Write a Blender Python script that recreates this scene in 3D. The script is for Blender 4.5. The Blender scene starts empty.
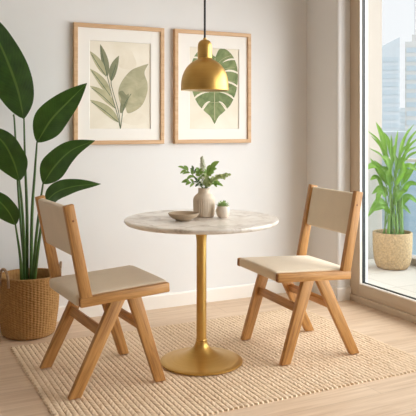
import bpy, bmesh, math, random
from mathutils import Vector, Matrix, noise

random.seed(7)
sc = bpy.context.scene
COL = sc.collection
PI = math.pi

# ------------------------------------------------------------------ camera
F = 686.0            # focal length in pixels of the 416 frame
HY = 125.0           # pixel row of the horizon
CH = 1.23            # camera height
YAW = math.radians(26.2)
FW = Vector((math.sin(YAW), math.cos(YAW), 0))
RT = Vector((math.cos(YAW), -math.sin(YAW), 0))
UP = Vector((0, 0, 1))
CAM = Vector((0, 0, CH))

cd = bpy.data.cameras.new('camera')
cam = bpy.data.objects.new('camera', cd)
COL.objects.link(cam)
cam.location = CAM
cam.rotation_euler = (PI / 2, 0, -YAW)
cd.sensor_width = 36.0
cd.lens = F / 416.0 * 36.0
cd.shift_y = -(208.0 - HY) / 416.0
cd.clip_start = 0.05
cd.clip_end = 3000
sc.camera = cam


def at(px, py, d):
    """world point seen at a photo position, d metres in front of the lens"""
    return CAM + FW * d + RT * ((px - 208.0) / F * d) + UP * ((HY - py) / F * d)


def srgb(r, g, b):
    f = lambda c: (c / 255 / 12.92) if c / 255 <= 0.04045 else ((c / 255 + 0.055) / 1.055) ** 2.4
    return (f(r), f(g), f(b), 1.0)


# --------------------------------------------------------------- materials
class NT:
    def __init__(self, name):
        self.m = bpy.data.materials.new(name)
        self.m.use_nodes = True
        self.t = self.m.node_tree
        self.b = self.t.nodes['Principled BSDF']
        self.out = self.t.nodes['Material Output']

    def n(self, kind, **kw):
        nd = self.t.nodes.new(kind)
        for k, v in kw.items():
            if k in nd.inputs:
                nd.inputs[k].default_value = v
            else:
                setattr(nd, k, v)
        return nd

    def l(self, a, b):
        self.t.links.new(a, b)

    def p(self, **kw):
        for k, v in kw.items():
            self.b.inputs[k.replace('_', ' ')].default_value = v
        return self

    def coord(self, scale=(1, 1, 1), kind='Object', rnd=False):
        tc = self.n('ShaderNodeTexCoord')
        mp = self.n('ShaderNodeMapping')
        mp.inputs['Scale'].default_value = scale
        self.l(tc.outputs[kind], mp.inputs['Vector'])
        if rnd:
            oi = self.n('ShaderNodeObjectInfo')
            mu = self.n('ShaderNodeMath', operation='MULTIPLY')
            mu.inputs[1].default_value = 37.0
            self.l(oi.outputs['Random'], mu.inputs[0])
            cb = self.n('ShaderNodeCombineXYZ')
            for i in range(3):
                self.l(mu.outputs[0], cb.inputs[i])
            self.l(cb.outputs[0], mp.inputs['Location'])
        return mp.outputs['Vector']

    def noise(self, vec, scale=5, detail=4, rough=0.55, dist=0.0):
        n = self.n('ShaderNodeTexNoise')
        n.inputs['Scale'].default_value = scale
        n.inputs['Detail'].default_value = detail
        n.inputs['Roughness'].default_value = rough
        n.inputs['Distortion'].default_value = dist
        self.l(vec, n.inputs['Vector'])
        return n.outputs['Fac']

    def ramp(self, fac, stops):
        r = self.n('ShaderNodeValToRGB')
        els = r.color_ramp.elements
        while len(els) < len(stops):
            els.new(0.5)
        for e, (p, c) in zip(els, stops):
            e.position = p
            e.color = c
        self.l(fac, r.inputs['Fac'])
        return r.outputs['Color']

    def mix(self, fac, a, b, mode='MIX'):
        m = self.n('ShaderNodeMix', data_type='RGBA', blend_type=mode)
        for src, i in ((fac, 0), (a, 6), (b, 7)):
            if hasattr(src, 'is_output'):
                self.l(src, m.inputs[i])
            else:
                m.inputs[i].default_value = src
        return m.outputs[2]

    def bump(self, h, strength=0.3, dist=0.002):
        b = self.n('ShaderNodeBump')
        b.inputs['Strength'].default_value = strength
        b.inputs['Distance'].default_value = dist
        self.l(h, b.inputs['Height'])
        self.l(b.outputs[0], self.b.inputs['Normal'])

    def color(self, c):
        self.l(c, self.b.inputs['Base Color'])
        return self


def m_plain(name, c, rough=0.6, metal=0.0, var=0.0, scale=20, bump=0.0):
    k = NT(name).p(Roughness=rough, Metallic=metal, Base_Color=c)
    if var or bump:
        v = k.coord()
        f = k.noise(v, scale)
        if var:
            lo = tuple(x * (1 - var) for x in c[:3]) + (1,)
            hi = tuple(min(1, x * (1 + var)) for x in c[:3]) + (1,)
            k.color(k.ramp(f, [(0.3, lo), (0.7, hi)]))
        if bump:
            k.bump(f, bump)
    return k.m


def m_wood(name, dark, mid, light, rough=0.5):
    k = NT(name).p(Roughness=rough)
    v = k.coord((2.2, 26, 26), rnd=True)
    f = k.noise(v, 1.6, 6, 0.6, 0.6)
    c = k.ramp(f, [(0.28, dark), (0.5, mid), (0.74, light)])
    v2 = k.coord((9, 260, 260), rnd=True)
    f2 = k.noise(v2, 1.0, 3)
    c2 = k.mix(0.22, c, k.ramp(f2, [(0.35, dark), (0.6, light)]))
    k.color(c2)
    k.bump(f2, 0.12, 0.001)
    return k.m


def m_fabric(name, c, weave=900):
    k = NT(name).p(Roughness=0.95)
    k.b.inputs['Sheen Weight'].default_value = 0.15
    v = k.coord((weave, weave, weave))
    f = k.noise(v, 1.0, 2)
    v2 = k.coord((1, 1, 1))
    f2 = k.noise(v2, 9, 3)
    lo = tuple(x * 0.86 for x in c[:3]) + (1,)
    hi = tuple(min(1, x * 1.1) for x in c[:3]) + (1,)
    c1 = k.ramp(f, [(0.3, lo), (0.7, hi)])
    k.color(k.mix(0.25, c1, k.ramp(f2, [(0.3, lo), (0.7, hi)])))
    k.bump(f, 0.25, 0.0008)
    return k.m


def m_leaf(name, dark, light, rib, rough=0.38, nveins=60, trans=0.12, veinbump=0.25):
    """leaf blade: u runs across (0.5 = midrib), v along"""
    k = NT(name).p(Roughness=rough)
    tc = k.n('ShaderNodeTexCoord')
    sp = k.n('ShaderNodeSeparateXYZ')
    k.l(tc.outputs['UV'], sp.inputs[0])
    s = k.n('ShaderNodeMath', operation='SUBTRACT'); s.inputs[1].default_value = 0.5
    k.l(sp.outputs[0], s.inputs[0])
    ab = k.n('ShaderNodeMath', operation='ABSOLUTE'); k.l(s.outputs[0], ab.inputs[0])
    vv = k.n('ShaderNodeMath', operation='MULTIPLY_ADD')     # v - 0.35*|u-.5|
    vv.inputs[1].default_value = -0.35
    k.l(ab.outputs[0], vv.inputs[0]); k.l(sp.outputs[1], vv.inputs[2])
    sn = k.n('ShaderNodeMath', operation='MULTIPLY'); sn.inputs[1].default_value = nveins * 2 * PI
    k.l(vv.outputs[0], sn.inputs[0])
    si = k.n('ShaderNodeMath', operation='SINE'); k.l(sn.outputs[0], si.inputs[0])
    ve = k.n('ShaderNodeMath', operation='MULTIPLY_ADD'); ve.inputs[1].default_value = 0.5; ve.inputs[2].default_value = 0.5
    k.l(si.outputs[0], ve.inputs[0])
    ob = k.coord((1, 1, 1))
    f = k.noise(ob, 14, 3)
    base = k.ramp(f, [(0.3, dark), (0.72, light)])
    vein = k.mix(0.16, base, k.ramp(ve.outputs[0], [(0.2, dark), (0.9, light)]))
    ribf = k.ramp(ab.outputs[0], [(0.018, (1, 1, 1, 1)), (0.04, (0, 0, 0, 1))])
    k.color(k.mix(ribf, vein, rib))
    k.bump(ve.outputs[0], veinbump, 0.0015)
    if trans:
        tr = k.n('ShaderNodeBsdfTranslucent')
        tr.inputs['Color'].default_value = tuple(min(1, x * 1.6) for x in light[:3]) + (1,)
        ms = k.n('ShaderNodeMixShader'); ms.inputs[0].default_value = trans
        k.l(k.b.outputs[0], ms.inputs[1]); k.l(tr.outputs[0], ms.inputs[2])
        k.l(ms.outputs[0], k.out.inputs['Surface'])
    return k.m


def m_glass(name, tint=(1, 1, 1, 1)):
    k = NT(name)
    fr = k.n('ShaderNodeFresnel')
    ge = k.n('ShaderNodeNewGeometry')          # same reflectance on both faces of the pane
    mr = k.n('ShaderNodeMapRange')
    mr.inputs['To Min'].default_value = 1.3
    mr.inputs['To Max'].default_value = 1 / 1.3
    k.l(ge.outputs['Backfacing'], mr.inputs['Value'])
    k.l(mr.outputs[0], fr.inputs['IOR'])
    tr = k.n('ShaderNodeBsdfTransparent'); tr.inputs['Color'].default_value = tint
    gl = k.n('ShaderNodeBsdfGlossy'); gl.inputs['Roughness'].default_value = 0.02
    ms = k.n('ShaderNodeMixShader')
    k.l(fr.outputs[0], ms.inputs[0]); k.l(tr.outputs[0], ms.inputs[1]); k.l(gl.outputs[0], ms.inputs[2])
    k.l(ms.outputs[0], k.out.inputs['Surface'])
    return k.m


M = {}
M['wall'] = m_plain('wall_plaster', srgb(226, 225, 224), 0.9, var=0.012, scale=3, bump=0.03)
M['ceiling'] = m_plain('ceiling_paint', srgb(240, 236, 230), 0.95)
M['white'] = m_plain('white_trim_paint', srgb(238, 233, 226), 0.45)
M['wood'] = m_wood('chair_oak', srgb(124, 78, 34), srgb(180, 128, 68), srgb(208, 158, 96))
M['endgrain'] = m_plain('oak_end_grain', srgb(128, 78, 38), 0.6, var=0.15, scale=120)
M['frame_wood'] = m_wood('frame_oak', srgb(188, 148, 108), srgb(204, 166, 126), srgb(216, 182, 144), 0.55)
M['fabric'] = m_fabric('cream_linen', srgb(218, 202, 178))
M['mat'] = m_plain('mat_board', srgb(238, 234, 228), 0.9)
M['black'] = m_plain('black_cable', srgb(28, 26, 24), 0.5)
M['gasket'] = m_plain('black_rubber', srgb(30, 30, 30), 0.5)
M['winframe'] = m_plain('taupe_window_paint', srgb(196, 178, 156), 0.5)
M['winbead'] = m_plain('white_glazing_bead', srgb(236, 230, 222), 0.4)
M['glass'] = m_glass('clear_glass', (0.97, 0.98, 0.98, 1))
M['bluglass'] = m_glass('balustrade_glass', (0.80, 0.88, 0.92, 1))


def m_brass(name):
    k = NT(name).p(Roughness=0.3, Metallic=1.0)
    v = k.coord((6, 6, 420))
    f = k.noise(v, 1.0, 2)
    k.color(k.ramp(f, [(0.3, srgb(196, 157, 88)), (0.7, srgb(202, 163, 94))]))
    v2 = k.coord((1, 1, 1))
    k.l(k.ramp(k.noise(v2, 11, 3), [(0.3, (0.37, 0.37, 0.37, 1)), (0.7, (0.43, 0.43, 0.43, 1))]), k.b.inputs['Roughness'])
    return k.m


M['brass'] = m_brass('brushed_brass')
M['shade_in'] = m_plain('shade_lining', srgb(226, 208, 170), 0.5)
M['bulb'] = m_plain('opal_bulb', srgb(244, 240, 230), 0.3)


def m_marble():
    k = NT('marble').p(Roughness=0.28)
    v = k.coord((1, 1, 1))
    f = k.noise(v, 5.5, 8, 0.62, 1.2)
    base = k.ramp(f, [(0.28, srgb(164, 146, 130)), (0.42, srgb(216, 207, 196)), (0.60, srgb(234, 229, 222)), (0.75, srgb(182, 164, 146))])
    w = k.n('ShaderNodeTexWave', wave_type='BANDS', bands_direction='DIAGONAL')
    w.inputs['Scale'].default_value = 1.7
    w.inputs['Distortion'].default_value = 16
    w.inputs['Detail'].default_value = 6
    w.inputs['Detail Scale'].default_value = 1.6
    k.l(v, w.inputs['Vector'])
    vein = k.ramp(w.outputs['Fac'], [(0.0, (1, 1, 1, 1)), (0.13, (0, 0, 0, 1))])
    f2 = k.noise(v, 8, 4)
    vm = k.mix(1.0, vein, k.ramp(f2, [(0.4, (0, 0, 0, 1)), (0.7, (0.75, 0.75, 0.75, 1))]), 'MULTIPLY')
    k.color(k.mix(vm, base, srgb(128, 108, 92)))
    return k.m


M['marble'] = m_marble()


def m_floor():
    k = NT('oak_floor').p(Roughness=0.5)
    v = k.coord((1, 1, 1))
    br = k.n('ShaderNodeTexBrick')
    br.offset = 0.37
    br.inputs['Color1'].default_value = srgb(206, 178, 150)
    br.inputs['Color2'].default_value = srgb(218, 193, 166)
    br.inputs['Mortar'].default_value = srgb(128, 100, 76)
    br.inputs['Scale'].default_value = 1
    br.inputs['Mortar Size'].default_value = 0.0014
    br.inputs['Mortar Smooth'].default_value = 0.3
    br.inputs['Brick Width'].default_value = 2.1
    br.inputs['Row Height'].default_value = 0.19
    k.l(v, br.inputs['Vector'])
    v2 = k.coord((1.4, 22, 1))
    f = k.noise(v2, 1.5, 6, 0.6, 0.8)
    g = k.ramp(f, [(0.3, srgb(182, 150, 118)), (0.7, srgb(230, 208, 184))])
    k.color(k.mix(0.55, br.outputs['Color'], g))
    v3 = k.coord((8, 300, 1))
    k.bump(k.noise(v3, 1, 2), 0.06, 0.0006)
    return k.m


M['floor'] = m_floor()


def m_jute(name, lo, hi, bump=0.5):
    k = NT(name).p(Roughness=0.95)
    v = k.coord((1, 1, 1))
    f = k.noise(v, 55, 4, 0.65)
    f2 = k.noise(v, 3, 3)
    f3 = k.noise(v, 420, 3, 0.7)
    c = k.ramp(f, [(0.3, lo), (0.7, hi)])
    c = k.mix(0.3, c, k.ramp(f2, [(0.3, lo), (0.7, hi)]))
    c = k.mix(0.35, c, k.ramp(f3, [(0.3, lo), (0.7, hi)]))
    k.color(c)
    k.bump(f3, bump, 0.002)
    return k.m


M['rug'] = m_jute('jute_braid', srgb(200, 168, 132), srgb(240, 220, 194))
M['basket'] = m_jute('seagrass', srgb(128, 90, 46), srgb(190, 146, 90))
M['soil'] = m_plain('dark_soil', srgb(70, 54, 40), 0.95, var=0.4, scale=90, bump=0.6)
M['vase'] = m_plain('beige_ceramic', srgb(210, 194, 174), 0.6, var=0.03, scale=40, bump=0.02)
M['bowl'] = m_plain('taupe_ceramic', srgb(172, 152, 128), 0.55, var=0.06, scale=60)
M['minipot'] = m_plain('off_white_ceramic', srgb(222, 208, 192), 0.6, var=0.02, scale=60)
M['banana'] = m_leaf('dark_green_blade', srgb(34, 66, 16), srgb(60, 100, 28), srgb(98, 134, 56), 0.36, 26, 0.08)
M['petiole'] = m_plain('green_stalk', srgb(66, 98, 42), 0.45, var=0.2, scale=25)
M['sprig_green'] = m_leaf('bright_leaf', srgb(92, 128, 52), srgb(146, 178, 90), srgb(140, 170, 106), 0.5, 8, 0.12, 0.05)
M['sprig_dark'] = m_leaf('deep_leaf', srgb(58, 84, 48), srgb(90, 116, 70), srgb(110, 130, 90), 0.5, 8, 0.12, 0.05)
M['sprig_pale'] = m_leaf('sage_leaf', srgb(142, 160, 100), srgb(188, 198, 144), srgb(194, 202, 158), 0.6, 6, 0.15, 0.05)
M['spike'] = m_plain('pale_plume', srgb(208, 210, 184), 0.8, var=0.12, scale=200)
M['succulent'] = m_leaf('succulent_leaf', srgb(136, 166, 96), srgb(186, 206, 144), srgb(190, 208, 152), 0.5, 4, 0.1, 0.03)
M['palm'] = m_leaf('spring_green_blade', srgb(62, 104, 22), srgb(112, 152, 44), srgb(140, 174, 80), 0.6, 14, 0.25, 0.08)
M['palm_stem'] = m_plain('pale_green_stalk', srgb(112, 146, 62), 0.5, var=0.15, scale=25)
M['stone'] = m_plain('speckled_sandstone', srgb(176, 146, 106), 0.9, var=0.32, scale=60, bump=0.4)
M['render'] = m_plain('sand_render', srgb(158, 151, 142), 0.95, var=0.03, scale=160, bump=0.2)
M['steel'] = m_plain('pale_metal_rail', srgb(208, 204, 198), 0.4)


def m_tiles():
    k = NT('balcony_tiles').p(Roughness=0.7)
    v = k.coord((1, 1, 1))
    br = k.n('ShaderNodeTexBrick')
    br.offset = 0.0
    br.inputs['Color1'].default_value = srgb(196, 186, 174)
    br.inputs['Color2'].default_value = srgb(202, 192, 181)
    br.inputs['Mortar'].default_value = srgb(168, 156, 144)
    br.inputs['Scale'].default_value = 1
    br.inputs['Mortar Size'].default_value = 0.004
    br.inputs['Brick Width'].default_value = 0.6
    br.inputs['Row Height'].default_value = 0.45
    k.l(v, br.inputs['Vector'])
    k.color(br.outputs['Color'])
    return k.m


M['tiles'] = m_tiles()
M['tower_wall'] = m_plain('tower_cladding', srgb(206, 206, 204), 0.6)  # cladding paled, distance haze put into the colour
M['tower_hazed'] = m_plain('hazed_tower_cladding', srgb(200, 208, 214), 0.6)  # blue-grey of distance haze put into the colour
M['tower_glass'] = m_plain('hazed_tower_glazing', srgb(188, 200, 208), 0.5)  # glazing lightened towards the cladding, haze put into the colour
M['ground'] = m_plain('city_ground', srgb(150, 160, 160), 0.9, var=0.15, scale=0.02)
M['paper'] = NT('aged_paper').m


def m_paper():
    k = NT('print_paper').p(Roughness=0.9)
    v = k.coord((1, 1, 1))
    f = k.noise(v, 5, 4, 0.5, 0.5)
    k.color(k.ramp(f, [(0.3, srgb(226, 217, 198)), (0.7, srgb(238, 231, 217))]))
    return k.m


def m_ink(name, lo, hi, scale=9):
    k = NT(name).p(Roughness=0.9)
    v = k.coord((1, 1, 1))
    f = k.noise(v, scale, 5, 0.6, 0.8)
    k.color(k.ramp(f, [(0.28, lo), (0.72, hi)]))
    return k.m


M['paper'] = m_paper()
M['ink_sage'] = m_ink('sage_watercolour', srgb(164, 160, 124), srgb(196, 190, 156))
M['ink_dark'] = m_ink('dark_sage_watercolour', srgb(112, 116, 88), srgb(150, 150, 120))
M['ink_grey'] = m_ink('grey_green_watercolour', srgb(150, 148, 118), srgb(194, 187, 156))
M['ink_wash'] = m_ink('pale_wash', srgb(224, 214, 194), srgb(234, 226, 210))
M['ink_line'] = m_ink('ink_stem', srgb(84, 100, 78), srgb(104, 118, 94))
M['ink_monstera'] = m_ink('monstera_green', srgb(88, 108, 66), srgb(146, 156, 110), 14)


# ----------------------------------------------------------------- helpers
def link(name, me, mat=None, parent=None, matrix=None, smooth=None):
    if mat is not None:
        for m in (mat if isinstance(mat, (list, tuple)) else [mat]):
            me.materials.append(m)
    if smooth is not None:
        me.polygons.foreach_set('use_smooth', [True] * len(me.polygons))
        me.set_sharp_from_angle(angle=math.radians(smooth))
    o = bpy.data.objects.new(name, me)
    COL.objects.link(o)
    if parent is not None:
        o.parent = parent
    if matrix is not None:
        o.matrix_basis = matrix
    return o


def from_bm(name, bm, mat=None, parent=None, matrix=None, smooth=None):
    bmesh.ops.recalc_face_normals(bm, faces=bm.faces[:])
    me = bpy.data.meshes.new(name)
    bm.to_mesh(me)
    bm.free()
    return link(name, me, mat, parent, matrix, smooth)


def tag(o, label=None, cat=None, group=None, kind=None):
    for k, v in (('label', label), ('category', cat), ('group', group), ('kind', kind)):
        if v:
            o[k] = v
    return o


def empty(name, loc, rz=0.0, label=None, cat=None, group=None):
    o = bpy.data.objects.new(name, None)
    o.empty_display_size = 0.1
    COL.objects.link(o)
    o.location = loc
    o.rotation_euler = (0, 0, rz)
    return tag(o, label, cat, group)


def add_box(bm, lo, hi, bevel=0.0, seg=2):
    g = bmesh.ops.create_cube(bm, size=1.0)
    vs = g['verts']
    for v in vs:
        v.co = Vector([lo[i] + (v.co[i] + 0.5) * (hi[i] - lo[i]) for i in range(3)])
    if bevel:
        es = list({e for v in vs for e in v.link_edges})
        bmesh.ops.bevel(bm, geom=es, offset=bevel, segments=seg, profile=0.5, affect='EDGES')


def box(name, lo, hi, mat, parent=None, bevel=0.0, seg=2, smooth=40):
    bm = bmesh.new()
    add_box(bm, lo, hi, bevel, seg)
    return from_bm(name, bm, mat, parent, smooth=smooth if bevel else None)


def struct(o, label=None):
    o['kind'] = 'structure'
    return o


def lathe(name, prof, mat, parent=None, seg=64, loc=None, rf=None, smooth=40):
    """prof: list of (r, z); rf(theta, i) multiplies the radius"""
    bm = bmesh.new()
    rings = []
    for i, (r, z) in enumerate(prof):
        if r <= 1e-6:
            rings.append([bm.verts.new((0, 0, z))])
        else:
            ring = []
            for k in range(seg):
                a = 2 * PI * k / seg
                rr = r * (rf(a, i) if rf else 1)
                ring.append(bm.verts.new((rr * math.cos(a), rr * math.sin(a), z)))
            rings.append(ring)
    for a, b in zip(rings, rings[1:]):
        if len(a) == 1 and len(b) == 1:
            continue
        for k in range(seg):
            k2 = (k + 1) % seg
            if len(a) == 1:
                bm.faces.new((a[0], b[k2], b[k]))
            elif len(b) == 1:
                bm.faces.new((a[k], a[k2], b[0]))
            else:
                bm.faces.new((a[k], a[k2], b[k2], b[k]))
    return from_bm(name, bm, mat, parent, Matrix.Translation(loc) if loc is not None else None, smooth)


def curve_pts(ctrl, n):
    """Catmull-Rom through control points"""
    c = [Vector(p) for p in ctrl]
    if len(c) == 2:
        return [c[0].lerp(c[1], i / (n - 1)) for i in range(n)]
    c = [c[0] * 2 - c[1]] + c + [c[-1] * 2 - c[-2]]
    m = len(c) - 3
    out = []
    for i in range(n):
        t = i / (n - 1) * m
        k = min(int(t), m - 1)
        t -= k
        p0, p1, p2, p3 = c[k:k + 4]
        out.append(0.5 * ((2 * p1) + (p2 - p0) * t + (2 * p0 - 5 * p1 + 4 * p2 - p3) * t * t + (3 * p1 - p0 - 3 * p2 + p3) * t ** 3))
    return out


def add_tube(bm, pts, rad, seg=10, cap=True):
    n = len(pts)
    ref = Vector((0.13, 0.21, 0.97))
    rings = []
    for i, p in enumerate(pts):
        d = (pts[min(i + 1, n - 1)] - pts[max(i - 1, 0)]).normalized()
        s = d.cross(ref)
        if s.length < 0.05:
            s = d.cross(Vector((1, 0, 0)))
        s.normalize()
        t = s.cross(d)
        r = rad(i / (n - 1)) if callable(rad) else rad
        rings.append([bm.verts.new(p + (s * math.cos(2 * PI * k / seg) + t * math.sin(2 * PI * k / seg)) * r) for k in range(seg)])
    for a, b in zip(rings, rings[1:]):
        for k in range(seg):
            bm.faces.new((a[k], a[(k + 1) % seg], b[(k + 1) % seg], b[k]))
    if cap:
        bm.faces.new(rings[0])
        bm.faces.new(rings[-1])


def tube(name, pts, rad, mat, parent=None, seg=10, matrix=None):
    bm = bmesh.new()
    add_tube(bm, pts, rad, seg)
    return from_bm(name, bm, mat, parent, matrix, smooth=50)


def lance(t):          # leaf half-width profile 0..1
    return math.sin(PI * t ** 0.85) ** 0.8 if 0 < t < 1 else 0.0


def paddle(t):         # broad near the base, pointed tip
    if t <= 0 or t >= 1:
        return 0.0
    return min(1.0, math.sin(PI / 2 * t / 0.33) ** 0.78 if t < 0.33 else 1.0) * (1 - max(0.0, (t - 0.33) / 0.67) ** 1.75) ** 0.95


def add_leaf(bm, ctrl, width, nrm, prof=lance, fold=0.22, n=14, m=3, ripple=0.0, uvl=None, seed=0):
    """a leaf blade on a midrib curve; nrm is the way its upper face looks"""
    pts = curve_pts(ctrl, n)
    rows = []
    nrm = Vector(nrm).normalized()
    for i, p in enumerate(pts):
        t = i / (n - 1)
        d = (pts[min(i + 1, n - 1)] - pts[max(i - 1, 0)]).normalized()
        s = d.cross(nrm).normalized()
        nn = s.cross(d).normalized()
        w = max(prof(t), 0.012) * width * 0.5
        row = []
        for j in range(-m, m + 1):
            a = j / m
            h = fold * abs(a) ** 1.3 * w
            if ripple:
                h += ripple * w * abs(a) * math.sin(t * 17 + seed + (2.1 if a > 0 else 0))
            row.append((bm.verts.new(p + s * a * w + nn * h), (a * 0.5 + 0.5, t)))
        rows.append(row)
    uvl = bm.loops.layers.uv.verify()
    for ra, rb in zip(rows, rows[1:]):
        for j in range(2 * m):
            q = (ra[j], ra[j + 1], rb[j + 1], rb[j])
            f = bm.faces.new([x[0] for x in q])
            f.smooth = True
            for lp, x in zip(f.loops, q):
                lp[uvl].uv = x[1]


def leaf_obj(name, ctrl, width, nrm, mat, parent, **kw):
    bm = bmesh.new()
    add_leaf(bm, ctrl, width, nrm, **kw)
    me = bpy.data.meshes.new(name)
    bm.to_mesh(me)
    bm.free()
    return link(name, me, mat, parent)


# -------------------------------------------------------------- room shell
YB = 4.28           # back wall
XR = 2.93           # right wall
YREV = 3.90         # where the glazed opening starts
XF = 3.035          # room face of the window frame
XL = -3.0
YO = -1.6
ZC = 2.62

struct(box('floor', (XL, YO, -0.12), (XF + 0.14, YB, 0.0), M['floor']))
struct(box('ceiling', (XL, YO, ZC), (XF + 0.2, YB + 0.15, ZC + 0.12), M['ceiling']))
struct(box('wall_back', (XL - 0.12, YB, -0.12), (XR, YB + 0.15, ZC), M['wall']))
struct(box('wall_front', (XL - 0.12, YO - 0.12, -0.12), (XF + 0.2, YO, ZC), M['wall']))  # unseen wall, added to cut the fill light from behind the camera
struct(box('wall_left', (XL - 0.12, YO, -0.12), (XL, YB, ZC), M['wall']))


def prism(name, outline, z0, z1, mat, parent=None):
    bm = bmesh.new()
    a = [bm.verts.new((x, y, z0)) for x, y in outline]
    b = [bm.verts.new((x, y, z1)) for x, y in outline]
    n = len(a)
    for i in range(n):
        bm.faces.new((a[i], a[(i + 1) % n], b[(i + 1) % n], b[i]))
    bm.faces.new(a)
    bm.faces.new(b)
    return from_bm(name, bm, mat, parent)


# right wall: the pier between the corner and the glazing, with the edge of the reveal rounded
rev = []
rr = 0.02
for k in range(7):
    a = PI + PI / 2 * k / 6
    rev.append((XR + rr + rr * math.cos(a), YREV + rr + rr * math.sin(a)))
struct(prism('wall_right', rev + [(XF + 0.16, YREV), (XF + 0.16, 5.0), (XR, 5.0)], -0.12, ZC, M['wall']))
YW = -0.1            # near end of the glazed opening, drawn in to darken the left floor
struct(box('wall_right_near', (XR, YO, -0.12), (XF + 0.16, YW, 2.36), M['wall']))  # unseen stretch of wall, added to cut window light on the left floor
struct(box('wall_right_head', (XR, YO, 2.36), (XF + 0.16, YREV, ZC), M['wall']))

# baseboards with a small bevelled top
def baseboard(name, a, b, nx, ny, h=0.092, t=0.014):
    bm = bmesh.new()
    a = Vector((a[0], a[1], 0)); b = Vector((b[0], b[1], 0)); n = Vector((nx, ny, 0)) * t
    prof = [(0, 0), (1, 0), (1, h - 0.008), (0.55, h), (0, h)]
    A = [bm.verts.new(a + n * k + UP * z) for k, z in prof]
    B = [bm.verts.new(b + n * k + UP * z) for k, z in prof]
    for i in range(5):
        bm.faces.new((A[i], A[(i + 1) % 5], B[(i + 1) % 5], B[i]))
    bm.faces.new(A); bm.faces.new(B)
    return struct(from_bm(name, bm, M['white']))


baseboard('baseboard_back', (XL, YB), (XR, YB), 0, -1)
baseboard('baseboard_right', (XR, YB - 0.014), (XR, YREV - 0.014), -1, 0)
baseboard('baseboard_right_near', (XR, YO), (XR, YW), -1, 0)
baseboard('baseboard_reveal', (XR - 0.014, YREV), (XF, YREV), 0, -1)

# glazed balcony opening, floor to head
win = empty('window_1', (XF, YREV, 0)); win['kind'] = 'structure'
W = lambda name, lo, hi, mat, bev=0.003: box(name, lo, hi, mat, win, bev)
Ye = YW - YREV       # local y of the near end
W('threshold', (-0.012, Ye, 0.0), (0.16, 0, 0.046), M['winframe'])
W('head_rail', (0, Ye, 2.26), (0.056, 0, 2.36), M['winframe'])
bays = [(0.0, -2.0), (-2.0, Ye)]
for y1, y0 in bays:
    s = 0.10
    W('stile', (0, y1 - s, 0.046), (0.056, y1, 2.26), M['winframe'])
    W('stile', (0, y0, 0.046), (0.056, y0 + s * 0.6, 2.26), M['winframe'])
    a, b = y0 + s * 0.6, y1 - s
    W('bottom_rail', (0, a, 0.046), (0.056, b, 0.128), M['winframe'])
    bm = bmesh.new()                               # white glazing bead round the pane
    for lo, hi in (((0.002, b - 0.010, 0.128), (0.020, b, 2.26)), ((0.002, a, 0.128), (0.026, a + 0.010, 2.26)),
                   ((0.002, a + 0.010, 0.128), (0.026, b - 0.010, 0.136)), ((0.002, a + 0.010, 2.252), (0.026, b - 0.010, 2.26))):
        add_box(bm, lo, hi)
    from_bm('glazing_bead', bm, M['winbead'], win)
    bm = bmesh.new()
    for lo, hi in (((0.020, b - 0.013, 0.128), (0.046, b, 2.26)), ((0.026, a, 0.128), (0.046, a + 0.013, 2.26)),
                   ((0.026, a + 0.013, 0.128), (0.046, b - 0.013, 0.140)), ((0.026, a + 0.013, 2.248), (0.046, b - 0.013, 2.26))):
        add_box(bm, lo, hi)
    from_bm('gasket', bm, M['gasket'], win)
    W('pane', (0.046, a + 0.002, 0.130), (0.052, b - 0.002, 2.258), M['glass'], 0)

# --------------------------------------------------------------- balcony
XB = 4.27
struct(box('balcony_floor', (XF + 0.14, YO, -0.25), (XB + 0.12, 5.0, -0.004), M['tiles']))
struct(box('wall_balcony', (XF + 0.16, 5.0, -0.25), (XB - 0.01, 5.3, 4.2), M['render']))
struct(box('balcony_kerb', (XB, YO, -0.004), (XB + 0.12, 5.0, 0.06), M['render'], bevel=0.006))
bal = empty('balcony_railing', (XB + 0.03, 5.0, 0.06), 0, 'glass balcony railing with a thin pale metal handrail behind the plant', 'railing')
box('handrail', (-0.02, -6.5, 0.845), (0.025, 0, 0.872), M['steel'], bal, 0.004)
for y in (-1.55, -3.1, -4.6, -6.2):
    box('baluster', (-0.012, y - 0.018, 0.0), (0.018, y + 0.0, 0.845), M['steel'], bal, 0.002)
for y in (-0.05, -1.58, -3.13, -4.63):
    box('glass_panel', (-0.003, y - 1.46, 0.03), (0.007, y, 0.83), M['bluglass'], bal)

# ------------------------------------------------------------- far city
struct(box('ground', (-900, 30, -82), (1500, 1900, -80), M['ground']))


def tower(px0, px1, ytop, d, depth, label, wall, glass, floor_h, slant=0.0, spire=False, crown=0.0):
    """a tower whose broad face looks back at the balcony"""
    c = at((px0 + px1) / 2, HY, d)
    w = (px1 - px0) / F * d
    zt = CH + (HY - ytop) / F * d
    o = empty('tower_building', (c.x, c.y, -80), -math.atan2(c.x, c.y), label, 'building', 'city towers beyond the balcony')
    h = zt + 80
    bm = bmesh.new()
    add_box(bm, (-w / 2, 0, 0), (w / 2, depth, h))
    if slant:
        for v in bm.verts:
            if v.co.z > h - 0.1:
                v.co.z += slant * v.co.x / w
    if crown:
        add_box(bm, (-w * 0.36, depth * 0.2, h), (w * 0.34, depth * 0.8, h + crown))
    from_bm('tower_walls', bm, wall, o)
    if spire:
        tube('spire', [Vector((-w * 0.29, depth * 0.5, h + crown)), Vector((-w * 0.29, depth * 0.5, h + crown + 26))], 0.45, M['tower_wall'], o, 8)
    n = 0
    z = h - floor_h * (1.2 + (0.5 if slant else 0))
    while z > 45 and n < 34:
        box('window_band', (-w / 2 + w * 0.03, -0.25, z), (w / 2 - w * 0.03, 0.25, z + floor_h * 0.55), glass, o)
        z -= floor_h
        n += 1
    return o


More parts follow.
